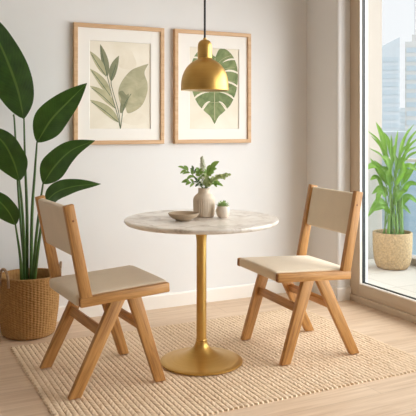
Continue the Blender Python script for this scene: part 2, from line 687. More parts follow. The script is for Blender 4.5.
tower(358, 399, 48, 300, 18, 'slender pale blue tower with a slanted roof beside the balcony wall', M['tower_hazed'], M['tower_glass'], 3.6, slant=9.0)
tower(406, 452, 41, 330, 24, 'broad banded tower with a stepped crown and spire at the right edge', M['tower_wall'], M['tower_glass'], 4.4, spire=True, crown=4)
tower(394, 412, 108, 420, 20, 'low hazy block standing between the two taller towers', M['tower_hazed'], M['tower_glass'], 4.0)
tower(380, 408, 132, 250, 16, 'squat blue-grey block low behind the balcony railing', M['tower_hazed'], M['tower_glass'], 3.5)
tower(409, 446, 126, 230, 16, 'squat block behind the railing below the stepped tower', M['tower_hazed'], M['tower_glass'], 3.5)

# ------------------------------------------------------------------- rug
def build_rug():
    x0, x1, y0, y1 = 0.69, 2.59, 2.61, 3.87
    p, q = 0.025, 0.036
    nr = round((x1 - x0) / p); p = (x1 - x0) / nr
    sx, ny = 8, 300
    rnd = random.Random(3)
    nl = int((y1 - y0) / q) + 3
    amp = [[0.55 + 0.75 * rnd.random() for _ in range(nl)] for _ in range(nr)]
    sh = [rnd.uniform(-0.12, 0.12) for _ in range(nr)]
    verts, faces = [], []
    nx = nr * sx + 1
    for i in range(nx):
        g = i / sx
        k = min(int(g), nr - 1)
        a = g - k - 0.5
        for j in range(ny + 1):
            y = y0 + (y1 - y0) * j / ny
            ph = (y - y0) / q + (0.5 if k % 2 else 0) + sh[k] + 0.35 * noise.noise((k * 0.7, y * 14, 3.1)) + a * 1.1 * (1 if k % 2 else -1)
            li = min(max(int(ph), 0), nl - 1)
            loop = abs(math.sin(PI * ph)) ** 0.6
            ridge = max(0.0, 1 - (2 * a) ** 2) ** 0.5
            h = 0.0046 + ridge * (0.0018 + 0.0030 * loop * amp[k][li])
            xx = x0 + (x1 - x0) * g / nr
            yy = y
            if i in (0, nx - 1) or j in (0, ny):
                h = 0.0
            if j <= 1 or j >= ny - 1:
                yy += 0.005 * math.sin(PI * 2 * (g + 0.25)) + 0.003 * noise.noise((xx * 30, 1.7, j))
            if i <= 1 or i >= nx - 2:
                xx += 0.004 * math.sin(2 * PI * y / q)
            verts.append((xx, yy, h + 0.0006 * noise.noise((xx * 160, yy * 160, 0))* (h > 0)))
    for i in range(nx - 1):
        for j in range(ny):
            b = i * (ny + 1) + j
            faces.append((b, b + ny + 1, b + ny + 2, b + 1))
    me = bpy.data.meshes.new('rug')
    me.from_pydata(verts, [], faces)
    o = link('rug', me, M['rug'], smooth=60)
    tag(o, 'braided natural jute rug lying under the table and both chairs', 'rug')


build_rug()
ZR = 0.0122          # top of the braid

# ---------------------------------------------------------------- chairs
def beam(name, p0, p1, w0, w1, th, parent, mat, end0=None, end1=None, bevel=0.004, tdir=(0, 1, 0), endmat=False):
    """straight board from p0 to p1, local x along the grain; ends may be cut by planes (point, normal)"""
    p0, p1, t = Vector(p0), Vector(p1), Vector(tdir)
    d = (p1 - p0).normalized()
    t = (t - d * t.dot(d)).normalized()
    s = t.cross(d).normalized()
    L = (p1 - p0).length
    bm = bmesh.new()
    vs = []
    for e, (base, w, pl) in enumerate(((p0, w0, end0), (p1, w1, end1))):
        for a, b in ((-1, -1), (1, -1), (1, 1), (-1, 1)):
            c = base + s * a * w / 2 + t * b * th / 2
            if pl is not None:
                n = Vector(pl[1])
                o0 = p0 + s * a * w0 / 2 + t * b * th / 2
                o1 = p1 + s * a * w1 / 2 + t * b * th / 2
                dd = o1 - o0
                c = o0 + dd * ((Vector(pl[0]) - o0).dot(n) / dd.dot(n))
            vs.append(bm.verts.new(c))
    for f in ((0, 1, 2, 3), (4, 5, 6, 7), (0, 1, 5, 4), (1, 2, 6, 5), (2, 3, 7, 6), (3, 0, 4, 7)):
        bm.faces.new([vs[i] for i in f])
    bmesh.ops.recalc_face_normals(bm, faces=bm.faces[:])
    if bevel:
        bmesh.ops.bevel(bm, geom=bm.edges[:], offset=bevel, segments=2, profile=0.5, affect='EDGES')
    mtx = Matrix((
        (d.x, s.x, t.x, p0.x), (d.y, s.y, t.y, p0.y), (d.z, s.z, t.z, p0.z), (0, 0, 0, 1)))
    bmesh.ops.transform(bm, matrix=mtx.inverted(), verts=bm.verts[:])
    if endmat:
        bmesh.ops.recalc_face_normals(bm, faces=bm.faces[:])
        for f in bm.faces:
            if abs(f.normal.x) > 0.95:
                f.material_index = 1
        mat = [mat, M['endgrain']]
    return from_bm(name, bm, mat, parent, mtx, smooth=35)


def pad(name, lo, hi, parent, matrix, crown=0.01, bev=0.018):
    bm = bmesh.new()
    add_box(bm, lo, hi)
    bmesh.ops.bevel(bm, geom=bm.edges[:], offset=bev, segments=4, profile=0.55, affect='EDGES')
    bmesh.ops.subdivide_edges(bm, edges=[e for e in bm.edges if e.calc_length() > 0.06], cuts=9, use_grid_fill=True)
    cx, cy = (lo[0] + hi[0]) / 2, (lo[1] + hi[1]) / 2
    ax, ay = (hi[0] - lo[0]) / 2, (hi[1] - lo[1]) / 2
    for v in bm.verts:
        if v.co.z > (lo[2] + hi[2]) / 2:
            u, w = (v.co.x - cx) / ax, (v.co.y - cy) / ay
            v.co.z += crown * max(0, 1 - u * u) ** 0.7 * max(0, 1 - w * w) ** 0.7
    return from_bm(name, bm, M['fabric'], parent, matrix, smooth=50)


def make_chair(loc, rz, label):
    c = empty('dining_chair', loc, rz, label, 'chair', 'dining chairs at the round table')
    x0, x1 = -0.21, 0.235
    zb, zf = 0.4445, 0.4655          # top of the rail, back and front
    rh, th, yo = 0.046, 0.032, 0.222
    tx = (zf - zb) / (x1 - x0)
    d = Vector((1, 0, tx)).normalized()
    n = Vector((-tx, 0, 1)).normalized()
    rail_c = lambda x, y: Vector((x, y, zb + (x - x0) * tx)) - n * rh / 2
    under = (Vector((x0, 0, zb)) - n * (rh - 0.003), n)
    over = (Vector((x0, 0, zb)) - n * 0.004, n)
    ground = (Vector((0, 0, 0)), UP)
    zs = 0.270
    leg_at = {}
    for sy in (-1, 1):
        y = sy * yo
        beam('side_rail', rail_c(x0, y), rail_c(x1, y), rh, rh, th, c, M['wood'], bevel=0.007, endmat=True)
        for kind, xt, xb in (('rear', -0.022, -0.234), ('front', 0.052, 0.190)):
            top = Vector((xt, y, 0.425)); bot = Vector((xb, y, 0.0))
            # each leg tapers from a wide shoulder to a narrower foot
            beam('leg', bot, top, 0.050, 0.064, th, c, M['wood'], end0=ground, end1=under)
            leg_at[kind] = bot.lerp(top, zs / 0.425)
        ptop = Vector((-0.262, y, 0.862)); pbot = Vector((-0.178, y, 0.440))
        po = beam('back_post', pbot, ptop, 0.052, 0.046, th, c, M['wood'], end0=over)
        L = (ptop - pbot).length
        # oak plug over the screw that holds the backrest
        bm = bmesh.new()
        bmesh.ops.create_cone(bm, cap_ends=True, segments=16, radius1=0.005, radius2=0.005, depth=th + 0.0015)
        from_bm('screw_plug', bm, M['endgrain'], po, Matrix.Translation((L * 0.83, 0.004, 0)))
    yi = yo - th / 2 + 0.004
    for kind in ('rear', 'front'):
        p = leg_at[kind]
        sl = Vector((0.20, 0, 0.425)) if kind == 'rear' else Vector((-0.138, 0, 0.425))
        beam('stretcher', (p.x, -yi, p.z), (p.x, yi, p.z), 0.044, 0.044, 0.026, c, M['wood'], tdir=Vector((sl.z, 0, -sl.x)).normalized(), bevel=0.003)
    # padded seat slung between the rails, wrapping over front and back
    mt = Matrix((
        (d.x, 0, n.x, x0), (0, 1, 0, 0), (d.z, 0, n.z, zb), (0, 0, 0, 1)))
    yw = yo - th / 2 + 0.0015
    pad('seat', (-0.012, -yw, -rh + 0.001), (x1 - x0 + 0.004, yw, 0.0065), c, mt, 0.010, 0.017)
    # padded backrest between the posts
    pt, pb = Vector((-0.262, 0, 0.862)), Vector((-0.178, 0, 0.440))
    u = (pt - pb).normalized()
    f = Vector((u.z, 0, -u.x))
    L = (pt - pb).length
    mb = Matrix((
        (u.x, 0, f.x, pb.x), (0, 1, 0, 0), (u.z, 0, f.z, pb.z), (0, 0, 0, 1)))
    pad('backrest', (L - 0.237, -yw, -0.020), (L - 0.010, yw, 0.014), c, mb, 0.004, 0.012)
    return c


make_chair((1.035, 3.245, ZR), math.radians(3.5), 'oak dining chair seen from behind, left of the table beside the basket')
make_chair((2.092, 3.175, ZR), PI - math.radians(2.5), 'oak dining chair right of the table, by the window, its cream seat facing us')

# ----------------------------------------------------------------- table
TX, TY = 1.532, 3.19
tb = empty('pedestal_table', (TX, TY, ZR), 0, 'round marble table on a brass trumpet pedestal between the two chairs', 'table')
ZT = 0.75
top_z = ZT - ZR
R = 0.397
lathe('tabletop', [(0, top_z - 0.026), (R - 0.022, top_z - 0.026), (R - 0.010, top_z - 0.0235), (R - 0.002, top_z - 0.016), (R, top_z - 0.009),
                   (R - 0.0015, top_z - 0.004), (R - 0.006, top_z - 0.0008), (R - 0.012, top_z), (0, top_z)], M['marble'], tb, 128, smooth=35)
prof = [(0, 0), (0.209, 0), (0.2125, 0.002), (0.2125, 0.005), (0.207, 0.009)]
for i in range(1, 19):
    t = i / 18
    r = 0.030 + (0.207 - 0.030) * (1 - t) ** 2.1
    z = 0.009 + 0.098 * (t ** 1.25)
    prof.append((r, z))
prof.append((0, 0.107))
lathe('base', prof, M['brass'], tb, 96, smooth=30)
cp = [(0, 0.1072), (0.0275, 0.1072), (0.0285, 0.109), (0.0285, 0.113), (0.0275, 0.115), (0.0262, 0.117)]
cp += [(0.0258, 0.13), (0.0256, 0.40), (0.0256, 0.60)]
for i in range(1, 11):
    t = i / 10
    cp.append((0.0256 + 0.022 * t ** 2.4, 0.60 + (top_z - 0.0262 - 0.60) * t))
cp.append((0, top_z - 0.0262))
lathe('column', cp, M['brass'], tb, 64, smooth=30)

# things on the table
def on_table(px, py, r=0.0):
    d = F * (CH - ZT) / (py - HY)
    return at(px, py, d)


vp = on_table(204.0, 216.6); vp.z = ZT + 0.0008
vase_prof = [(0, 0.0), (0.049, 0.0), (0.053, 0.002), (0.055, 0.007)]
vase_prof += [(0.0565, 0.03), (0.0572, 0.06), (0.0572, 0.082), (0.0565, 0.093), (0.053, 0.103), (0.046, 0.112), (0.037, 0.119), (0.0315, 0.124),
              (0.030, 0.130), (0.0300, 0.140), (0.0312, 0.146), (0.0322, 0.148), (0.031, 0.1495), (0.028, 0.148), (0.0265, 0.14), (0.0265, 0.125),
              (0.034, 0.115), (0.05, 0.095), (0.05, 0.02), (0, 0.012)]


def flute(a, i):
    z = vase_prof[i][1]
    if i >= 4 and i <= 7:
        return 1 - 0.030 * (1 - abs(math.cos(a * 15)) ** 0.6)
    return 1.0


vase = lathe('vase', vase_prof, M['vase'], None, 240, vp, rf=flute, smooth=50)
tag(vase, 'beige fluted ceramic vase holding green sprigs on the marble table', 'vase')

bp = on_table(183.6, 220.5); bp.z = ZT + 0.0008
bowl = lathe('bowl', [(0, 0), (0.036, 0), (0.039, 0.002), (0.042, 0.006), (0.060, 0.014), (0.072, 0.024), (0.0775, 0.034), (0.078, 0.0365), (0.0765, 0.038), (0.074, 0.036),
                      (0.066, 0.025), (0.050, 0.0145), (0.03, 0.009), (0, 0.007)], M['bowl'], None, 96, bp, smooth=50)
tag(bowl, 'shallow taupe ceramic bowl on the marble table left of the vase', 'bowl')

pp = on_table(222.9, 217.7); pp.z = ZT + 0.0008
sp = empty('potted_succulent', pp, 0, 'small round off-white pot with a green succulent right of the vase', 'plant')
lathe('pot', [(0, 0), (0.021, 0), (0.0245, 0.002), (0.031, 0.012), (0.0352, 0.026), (0.0362, 0.036), (0.0345, 0.047), (0.0300, 0.056), (0.0285, 0.0595), (0.0275, 0.061),
              (0.026, 0.0595), (0.026, 0.054), (0, 0.052)], M['minipot'], sp, 64, smooth=50)
lathe('soil', [(0, 0.0525), (0.0255, 0.0525), (0.0255, 0.0555), (0, 0.058)], M['soil'], sp, 32)
bm = bmesh.new()
rs = random.Random(11)
for k in range(46):
    a = k * 2.399963
    q = math.sqrt(k / 46)
    el = 1.25 - 1.0 * q + rs.uniform(-0.15, 0.15)
    d = Vector((math.cos(a) * math.cos(el), math.sin(a) * math.cos(el), math.sin(el)))
    b = Vector((math.cos(a) * 0.017 * q, math.sin(a) * 0.017 * q, 0.056 + 0.012 * (1 - q)))
    l = rs.uniform(0.019, 0.027)
    add_leaf(bm, [b, b + d * l * 0.5 + UP * 0.001, b + d * l + UP * 0.003], 0.012, -UP.cross(d).cross(d) if abs(d.z) < .99 else (1, 0, 0), lance, 0.4, 7, 2)
me = bpy.data.meshes.new('succulent'); bm.to_mesh(me); bm.free()
link('succulent', me, M['succulent'], sp)

# ------------------------------------------------------ sprigs in the vase
VZ = 5.786
vd = (vp - CAM).dot(FW)
zp = lambda x, y, dd=0.0: at(180 + x / VZ, 150 + y / VZ, vd + dd)
mouth = vp + UP * 0.146


def sprig(label, ctrl, leaves, mat, w, kind='leafy_sprig', r=0.0013, root=(0, 0), group=None):
    """ctrl: stem through the vase mouth; leaves: (t, dx, dy, ddepth) tips relative to the stem point, in metres"""
    base = mouth + Vector((root[0], root[1], -0.085))
    neck = mouth + Vector((root[0], root[1], -0.004))
    o = empty(kind, base, 0, label, 'sprig', group)
    pts = [Vector((0, 0, 0)), neck - base] + [c - base for c in ctrl]
    st = curve_pts(pts, 24)
    tube('stem', st, lambda t: r * (1.15 - 0.6 * t), M['petiole'], o, 6)
    bm = bmesh.new()
    for t, dx, dz, dd in leaves:
        f = t * 23
        i = min(int(f), 22)
        p = st[i].lerp(st[i + 1], f - i)
        k_ = 1.2 if kind == 'leafy_sprig' else 1.0
        tip = p + (RT * dx + UP * dz + FW * dd) * k_
        mid = p.lerp(tip, 0.5) + UP * 0.10 * (tip - p).length
        nr = (-FW * 0.75 + UP * 0.65 + RT * 0.2 * (1 if dx < 0 else -1))
        add_leaf(bm, [p, mid, tip], w * 1.42 * (0.75 + 0.5 * random.random()), nr, lance, 0.25, 9, 2)
    me = bpy.data.meshes.new('foliage'); bm.to_mesh(me); bm.free()
    link('foliage', me, mat, o)
    return o


G = 'sprigs in the fluted vase'
sprig('long leafy green sprig reaching furthest up to the left of the vase', [zp(112, 185, -.01), zp(70, 140, -.02), zp(30, 112, -.02)],
      [(1.0, -.032, .012, 0), (.95, -.028, -.014, -.01), (.9, -.018, .024, .01), (.82, -.034, -.006, -.01), (.72, -.010, .026, 0), (.7, -.032, -.018, -.02), (.62, -.026, .006, 0)],
      M['sprig_green'], 0.013, root=(-.010, -.004), group=G)
sprig('leafy green sprig bending low over the left side of the vase rim', [zp(110, 205, -.02), zp(75, 190, -.03), zp(45, 183, -.03)],
      [(1.0, -.028, -.004, 0), (.92, -.022, .012, -.01), (.84, -.024, -.012, -.01), (.72, -.016, .018, 0), (.7, -.018, -.016, -.02)],
      M['sprig_green'], 0.013, root=(-.014, -.010), group=G)
sprig('dark green sprig with narrow leaves behind the left sprigs', [zp(112, 180, .02), zp(90, 140, .03), zp(78, 118, .03)],
      [(1.0, -.008, .022, 0), (.93, -.018, .012, 0), (.86, .010, .018, 0), (.78, -.018, .004, .01), (.7, .012, .010, 0)],
      M['sprig_dark'], 0.010, root=(-.006, .010), group=G)
sprig('green sprig with the broadest leaf pointing up to the right', [zp(150, 175, 0), zp(162, 140, 0), zp(172, 118, 0)],
      [(1.0, .042, .040, 0), (.9, .034, .014, -.01), (.84, .004, .034, .01), (.74, .028, .010, 0), (.66, -.012, .022, 0)],
      M['sprig_green'], 0.019, root=(.006, .002), group=G)
rl = random.Random(5)


def little(n, t0=0.5, l=0.013):
    out = []
    for k in range(n):
        t = t0 + (1 - t0) * (k + 0.5) / n
        a = rl.uniform(0, 2 * PI)
        s = l * rl.uniform(0.8, 1.25)
        out.append((t, math.cos(a) * s, math.sin(a) * s + 0.003, rl.uniform(-0.6, 0.4) * s))
    return out


sprig('pale small-leaved sprig stretching furthest out to the right', [zp(165, 190, -.01), zp(215, 158, -.02), zp(280, 146, -.02)], little(46, .42), M['sprig_pale'], 0.0105, 'small_leaf_sprig', root=(.012, -.004), group=G)
sprig('pale small-leaved sprig just below the rightmost sprig', [zp(168, 195, .01), zp(210, 172, .02), zp(258, 160, .02)], little(34, .42), M['sprig_pale'], 0.0105, 'small_leaf_sprig', root=(.014, .006), group=G)
sprig('short pale bushy sprig in the middle at the front of the vase', [zp(145, 200, -.03), zp(152, 170, -.035), zp(150, 150, -.035)], little(42, .40, .014), M['sprig_pale'], 0.0105, 'small_leaf_sprig', root=(.002, -.014), group=G)
sprig('short bushy green sprig low at the right front of the vase', [zp(165, 205, -.02), zp(182, 185, -.03), zp(196, 172, -.03)], little(30, .40, .014), M['sprig_pale'], 0.0105, 'small_leaf_sprig', root=(.010, -.013), group=G)
sprig('low green sprig whose leaf droops over the right rim of the vase', [zp(165, 212, 0), zp(190, 198, 0), zp(205, 196, 0)],
      [(1.0, .034, -.010, 0), (.9, .024, .008, .01), (.8, .016, -.014, 0), (.72, .018, .012, -.01)], M['sprig_green'], 0.011, root=(.018, 0), group=G)
sprig('short deep green sprig at the left front of the vase mouth', [zp(122, 210, -.03), zp(108, 195, -.035), zp(100, 180, -.035)],
      [(1.0, -.014, .016, 0), (.92, .012, .014, 0), (.86, -.020, .002, 0), (.8, .012, .002, 0), (.72, -.016, -.012, 0), (.66, .014, -.006, 0)],
      M['sprig_dark'], 0.011, root=(-.008, -.014), group=G)
sprig('upright leafy green sprig in the middle, left of the tall plume', [zp(132, 180, -.02), zp(118, 150, -.03), zp(110, 128, -.03)],
      [(1.0, -.014, .020, 0), (.94, .012, .020, -.01), (.88, -.022, .008, 0), (.82, .016, .012, -.01), (.76, -.022, .002, 0), (.70, .016, .004, -.01), (.64, -.018, -.008, -.01)],
      M['sprig_green'], 0.012, root=(-.004, -.010), group=G)
sprig('upright leafy green sprig in the middle, right of the tall plume', [zp(146, 180, -.01), zp(150, 150, -.015), zp(158, 130, -.015)],
      [(1.0, .010, .020, 0), (.94, -.012, .018, -.01), (.88, .024, .008, -.01), (.82, -.014, .012, -.01), (.76, .024, .000, -.02), (.70, -.014, .004, -.01), (.64, .020, -.010, -.02)],
      M['sprig_green'], 0.012, root=(.006, -.006), group=G)
# the tall pale plume
base = mouth + Vector((-.002, .013, -.085))
pl = empty('flower_plume', base, 0, 'tall pale grey-green plume standing highest in the vase', 'sprig', G)
st = curve_pts([Vector((0, 0, 0)), Vector((0, 0, .08)), zp(134, 120, .03) - base, zp(126, 40, .03) - base], 40)
tube('stem', st, lambda t: 0.0015 * (1.1 - 0.7 * t), M['petiole'], pl, 6)
bm = bmesh.new()
rq = random.Random(9)
for k in range(520):
    t = 0.40 + 0.60 * (k / 520)
    f = t * 39
    i = min(int(f), 38)
    p = st[i].lerp(st[i + 1], f - i)
    wd = 0.025 * (1.08 - t) / 0.62 + 0.0028
    a = rq.uniform(0, 2 * PI)
    q = rq.random() ** 0.6
    c = p + (RT * math.cos(a) + FW * math.sin(a)) * wd * q + UP * rq.uniform(-.002, .007)
    g = bmesh.ops.create_icosphere(bm, subdivisions=1, radius=rq.uniform(.0020, .0034))
    bmesh.ops.translate(bm, verts=g['verts'], vec=c)
from_bm('blossom', bm, M['spike'], pl, smooth=80)

# ---------------------------------------------------------------- pendant
PX, PY = 1.548, 3.183
pd = empty('pendant_lamp', (PX, PY, 0), 0, 'brass bell pendant lamp hanging on a black cord above the table', 'lamp')
zr = 1.408
dome = []
rn = 0.0375
for i in range(0, 25):
    t = (i / 24) ** 0.8
    r = 0.1235 * (1 - t ** 2.5) ** 0.5
    if r > rn + 0.006:
        dome.append((r, zr + 0.004 + 0.163 * t))
outer = [(0.1225, zr), (0.1242, zr + 0.001)] + dome
z1 = outer[-1][1]
outer += [(rn + 0.0025, z1 + 0.004), (rn, z1 + 0.012)]
inner = [(max(r - 0.003, 0.001), z - 0.003 if z > zr + 0.01 else z) for r, z in outer]
ztop = outer[-1][1]
lathe('lamp_shade', outer, M['brass'], pd, 96, smooth=50)
lathe('shade_lining', inner[:-1] + [(0, inner[-1][1])], M['shade_in'], pd, 96, smooth=50)
zc = 1.672
lathe('cap', [(0, ztop), (rn, ztop), (rn, ztop + 0.002)] + [(rn * 0.985, ztop + (zc - ztop) * 0.62)] +
      [(rn * 0.985 * math.cos(a) ** 0.85, ztop + (zc - ztop) * (0.62 + 0.38 * math.sin(a))) for a in (0.2, 0.45, 0.7, 0.95, 1.15, 1.3)] +
      [(0.0085, zc), (0.0085, zc + 0.007), (0, zc + 0.007)], M['brass'], pd, 64, smooth=50)
tube('cord', [Vector((0, 0, zc + 0.006)), Vector((0, 0, 2.0)), Vector((0, 0, ZC - 0.02))], 0.0056, M['black'], pd, 12)
lathe('ceiling_rose', [(0, ZC - 0.03), (0.012, ZC - 0.03), (0.05, ZC - 0.022), (0.055, ZC - 0.012), (0.055, ZC), (0, ZC)], M['brass'], pd, 48)
lathe('bulb', [(0, zr + 0.03), (0.02, zr + 0.035), (0.031, zr + 0.055), (0.028, zr + 0.078), (0.016, zr + 0.10), (0.014, ztop - 0.004), (0, ztop - 0.004)], M['bulb'], pd, 32, smooth=60)

# ---------------------------------------------------------------- pictures
YF = YB - 0.032      # front of the mouldings


def picture(x0, x1, z0, z1, print_rect, shapes, label):
    """print_rect in local metres; shapes: list of (polygon in print coords 0..1, material index, layer)"""
    o = empty('framed_print', (x0, YF, z0), 0, label, 'picture', 'framed botanical prints on the back wall')
    w, h = x1 - x0, z1 - z0
    mw = 0.026
    bm = bmesh.new()
    ring = lambda ins, y: [bm.verts.new((ins, y, ins)), bm.verts.new((w - ins, y, ins)), bm.verts.new((w - ins, y, h - ins)), bm.verts.new((ins, y, h - ins))]
    rings = [ring(0.0, 0.0305), ring(0.0, 0.002), ring(0.002, 0.0), ring(mw - 0.002, 0.0), ring(mw, 0.002), ring(mw, 0.0305)]
    for a, b in zip(rings, rings[1:]):
        for i in range(4):
            bm.faces.new((a[i], a[(i + 1) % 4], b[(i + 1) % 4], b[i]))
    for i in range(4):
        bm.faces.new((rings[-1][i], rings[-1][(i + 1) % 4], rings[0][(i + 1) % 4], rings[0][i]))
    from_bm('picture_frame', bm, M['frame_wood'], o)
    box('backing', (mw + 0.0005, 0.024, mw + 0.0005), (w - mw - 0.0005, 0.030, h - mw - 0.0005), M['mat'], o)
    px0, px1, pz0, pz1 = print_rect
    # mat board with a bevelled window
    bm = bmesh.new()
    a = [bm.verts.new(p) for p in ((mw, 0.013, mw), (w - mw, 0.013, mw), (w - mw, 0.013, h - mw), (mw, 0.013, h - mw))]
    b = [bm.verts.new(p) for p in ((px0, 0.013, pz0), (px1, 0.013, pz0), (px1, 0.013, pz1), (px0, 0.013, pz1))]
    e = 0.003
    c = [bm.verts.new(p) for p in ((px0 + e, 0.017, pz0 + e), (px1 - e, 0.017, pz0 + e), (px1 - e, 0.017, pz1 - e), (px0 + e, 0.017, pz1 - e))]
    for i in range(4):
        j = (i + 1) % 4
        bm.faces.new((a[i], a[j], b[j], b[i]))
        bm.faces.new((b[i], b[j], c[j], c[i]))
    from_bm('mat_board', bm, M['mat'], o)
    mats = ['paper', 'ink_sage', 'ink_dark', 'ink_grey', 'ink_wash', 'ink_line', 'ink_monstera']
    bm = bmesh.new()
    f = bm.faces.new([bm.verts.new(p) for p in ((px0 - .01, .019, pz0 - .01), (px1 + .01, .019, pz0 - .01), (px1 + .01, .019, pz1 + .01), (px0 - .01, .019, pz1 + .01))])
    for k, (poly, mi, lay) in enumerate(shapes):
        vs = [bm.verts.new((px0 + u * (px1 - px0), 0.0188 - 0.00012 * lay, pz0 + v * (pz1 - pz0))) for u, v in poly]
        f = bm.faces.new(vs)
        f.material_index = mi
    for f in bm.faces:
        f.normal_update()
        if f.normal.y > 0:
            f.normal_flip()
    me = bpy.data.meshes.new('art_print'); bm.to_mesh(me); bm.free()
    link('art_print', me, [M[k] for k in mats], o)
    return o


def flat_leaf(base, tip, w, bend=0.0, n=14, prof=lance):
    """outline of a drawn leaf in drawing units"""
    b, t = Vector(base), Vector(tip)
    d = t - b
    L = d.length
    d.normalize()
    s = Vector((-d.y, d.x))
    lp, rp = [], []
    for i in range(n + 1):
        k = i / n
        c = b + d * L * k + s * bend * 4 * k * (1 - k)
        hw = prof(k) * w / 2
        lp.append(c + s * hw)
        rp.append(c - s * hw)
    return lp + rp[1:-1][::-1]


def stroke(pts, w):
    p = [Vector(q) for q in pts]
    p = [Vector((v.x, v.y)) for v in curve_pts([(q.x, q.y, 0) for q in p], 18)]
    lp, rp = [], []
    for i, c in enumerate(p):
        d = (p[min(i + 1, len(p) - 1)] - p[max(i - 1, 0)]).normalized()
        s = Vector((-d.y, d.x)) * w / 2
        lp.append(c + s); rp.append(c - s)
    return lp + rp[::-1]


# left print: sage branch and one big pale leaf (drawing units of a 244 x 354 sheet)
U = lambda poly: [((q[0] - 36) / 244, (392 - q[1]) / 354) for q in poly]
S = []
blob = [(185 + 34 * math.cos(a) * (1 + .2 * math.sin(3 * a)), 110 + 46 * math.sin(a) * (1 + .15 * math.cos(2 * a))) for a in [2 * PI * k / 28 for k in range(28)]]
S.append((U(blob), 4, 1))
blob = [(215 + 50 * math.cos(a) * (1 + .12 * math.sin(3 * a)), 350 + 26 * math.sin(a)) for a in [2 * PI * k / 28 for k in range(28)]]
S.append((U(blob), 4, 1))
big = curve_pts([(272, 122, 0), (255, 160, 0), (268, 205, 0), (264, 250, 0), (240, 300, 0), (190, 328, 0), (176, 300, 0), (158, 290, 0), (149, 240, 0), (165, 195, 0), (200, 153, 0), (238, 134, 0), (272, 122, 0)], 70)[:-1]
S.append((U([(p.x, p.y) for p in big]), 3, 2))
dk = curve_pts([(192, 246, 0), (186, 285, 0), (165, 325, 0), (155, 318, 0), (160, 270, 0), (150, 245, 0), (166, 236, 0), (180, 252, 0), (192, 246, 0)], 40)[:-1]
S.append((U([(p.x, p.y) for p in dk]), 2, 3))
for i, (b, t, w, m, bd) in enumerate([((106, 182), (78, 52), 33, 2, 4), ((121, 200), (152, 94), 36, 2, -6), ((100, 178), (37, 82), 34, 1, 4), ((118, 260), (36, 152), 36, 1, 8),
                                     ((137, 308), (36, 220), 38, 1, 10), ((150, 365), (36, 276), 40, 1, 10)]):
    t = (max(t[0], 38), t[1])
    S.append((U([(max(q[0], 37), q[1]) for q in flat_leaf(b, t, w * .84, bd)]), m, 4 + i * 0.3))
for a in ([(157, 391), (146, 335), (126, 265), (108, 190), (92, 120), (80, 60)], [(158, 391), (150, 320), (128, 240), (121, 195), (140, 130)], [(118, 258), (80, 205), (45, 160)],
          [(137, 308), (90, 262), (45, 228)], [(150, 365), (95, 318), (45, 284)], [(101, 180), (70, 135), (45, 95)], [(158, 390), (172, 300), (200, 248)]):
    S.append((U(stroke(a, 2.6)), 5, 7))


def local(px0, py0, px1, py1, x0, z0):
    """photo rectangle on the picture plane -> metres in the picture"""
    r = []
    for px, py in ((px0, py0), (px1, py1)):
        u = (px - 208) / F
        dx = FW.x + RT.x * u; dy = FW.y + RT.y * u
        t = (YF + 0.017) / dy
        r.append((dx * t - x0, CH + (HY - py) / F * t - z0))
    return (r[0][0], r[1][0], r[1][1], r[0][1])


FX0, FX1, FZ0, FZ1 = 1.150, 1.766, 1.104, 1.878
picture(FX0, FX1, FZ0, FZ1, local(89.3, 40.0, 150.6, 129.0, FX0, FZ0), S, 'framed print of a sage branch and big pale leaf, left of the lamp')

# right print: a monstera leaf, lobes cut from the edge (drawing units 1 wide x 1.5 high)
S = []
GX, GY = 1.842, 1.104
rect = local(189.3, 46.5, 239.0, 129.0, GX, GY)
ar = (rect[3] - rect[2]) / (rect[1] - rect[0])
V = lambda poly: [(q[0], q[1] / ar) for q in poly]
half = [(.52, 1.30, 0), (.60, 1.44, 0), (.74, 1.44, 0), (.88, 1.32, 0), (.96, 1.14, 0), (.98, .92, 0), (.94, .68, 0), (.84, .46, 0), (.70, .32, 0), (.58, .22, 0), (.505, .09, 0)]
hr = [(p.x, p.y) for p in curve_pts(half, 60)]
hl = [(1.01 - x - .01, y) for x, y in hr][::-1]
S.append((V(hr + hl[1:-1]), 6, 2))


def slit(root, edge, w, sag):
    """a cut in the drawn leaf that opens towards its edge"""
    a, b = Vector((root[0], root[1])), Vector((edge[0], edge[1]))
    lp, rp_ = [], []
    for k in range(15):
        t = k / 14
        c = a.lerp(b, t) + Vector((0, sag * 4 * t * (1 - t)))
        hw = w * (0.10 + 0.30 * math.sin(PI * min(1, t * 1.3)) + 0.60 * t * t) * (1 if k else 0.2)
        d = (b - a).normalized()
        n_ = Vector((-d.y, d.x)) * hw
        lp.append(c + n_); rp_.append(c - n_)
    return lp + rp_[::-1]


for i, (r0, e0, w0, sg) in enumerate([((.66, 1.20), (1.02, 1.24), .030, .05), ((.64, 1.02), (1.05, .98), .034, .06), ((.63, .84), (1.04, .72), .034, .06),
                                      ((.61, .66), (.98, .46), .034, .06), ((.585, .50), (.80, .24), .046, .05)]):
    S.append((V(slit(r0, e0, w0, sg)), 0, 3 + i * .1))
    S.append((V(slit((1.0 - r0[0], r0[1]), (1.0 - e0[0], e0[1]), w0, sg)), 0, 3.6 + i * .1))
for i, (y0, x1_, y1_) in enumerate([(1.22, .84, 1.34), (1.08, .92, 1.12), (.92, .92, .86), (.75, .88, .60), (.58, .74, .38)]):
    for m_ in (1, -1):
        S.append((V(stroke([(.5, y0 - .10), (.5 + m_ * (x1_ - .5) * .5, (y0 + y1_) / 2 - .01), (.5 + m_ * (x1_ - .5), y1_)], .006)), 1, 5 + i * .1 + (m_ > 0) * .05))
S.append((V(stroke([(.51, 1.28), (.50, .7), (.505, .16)], .014)), 1, 6))
picture(GX, 2.434, GY, 1.880, rect, S, 'framed print of a green monstera leaf, partly behind the pendant lamp')

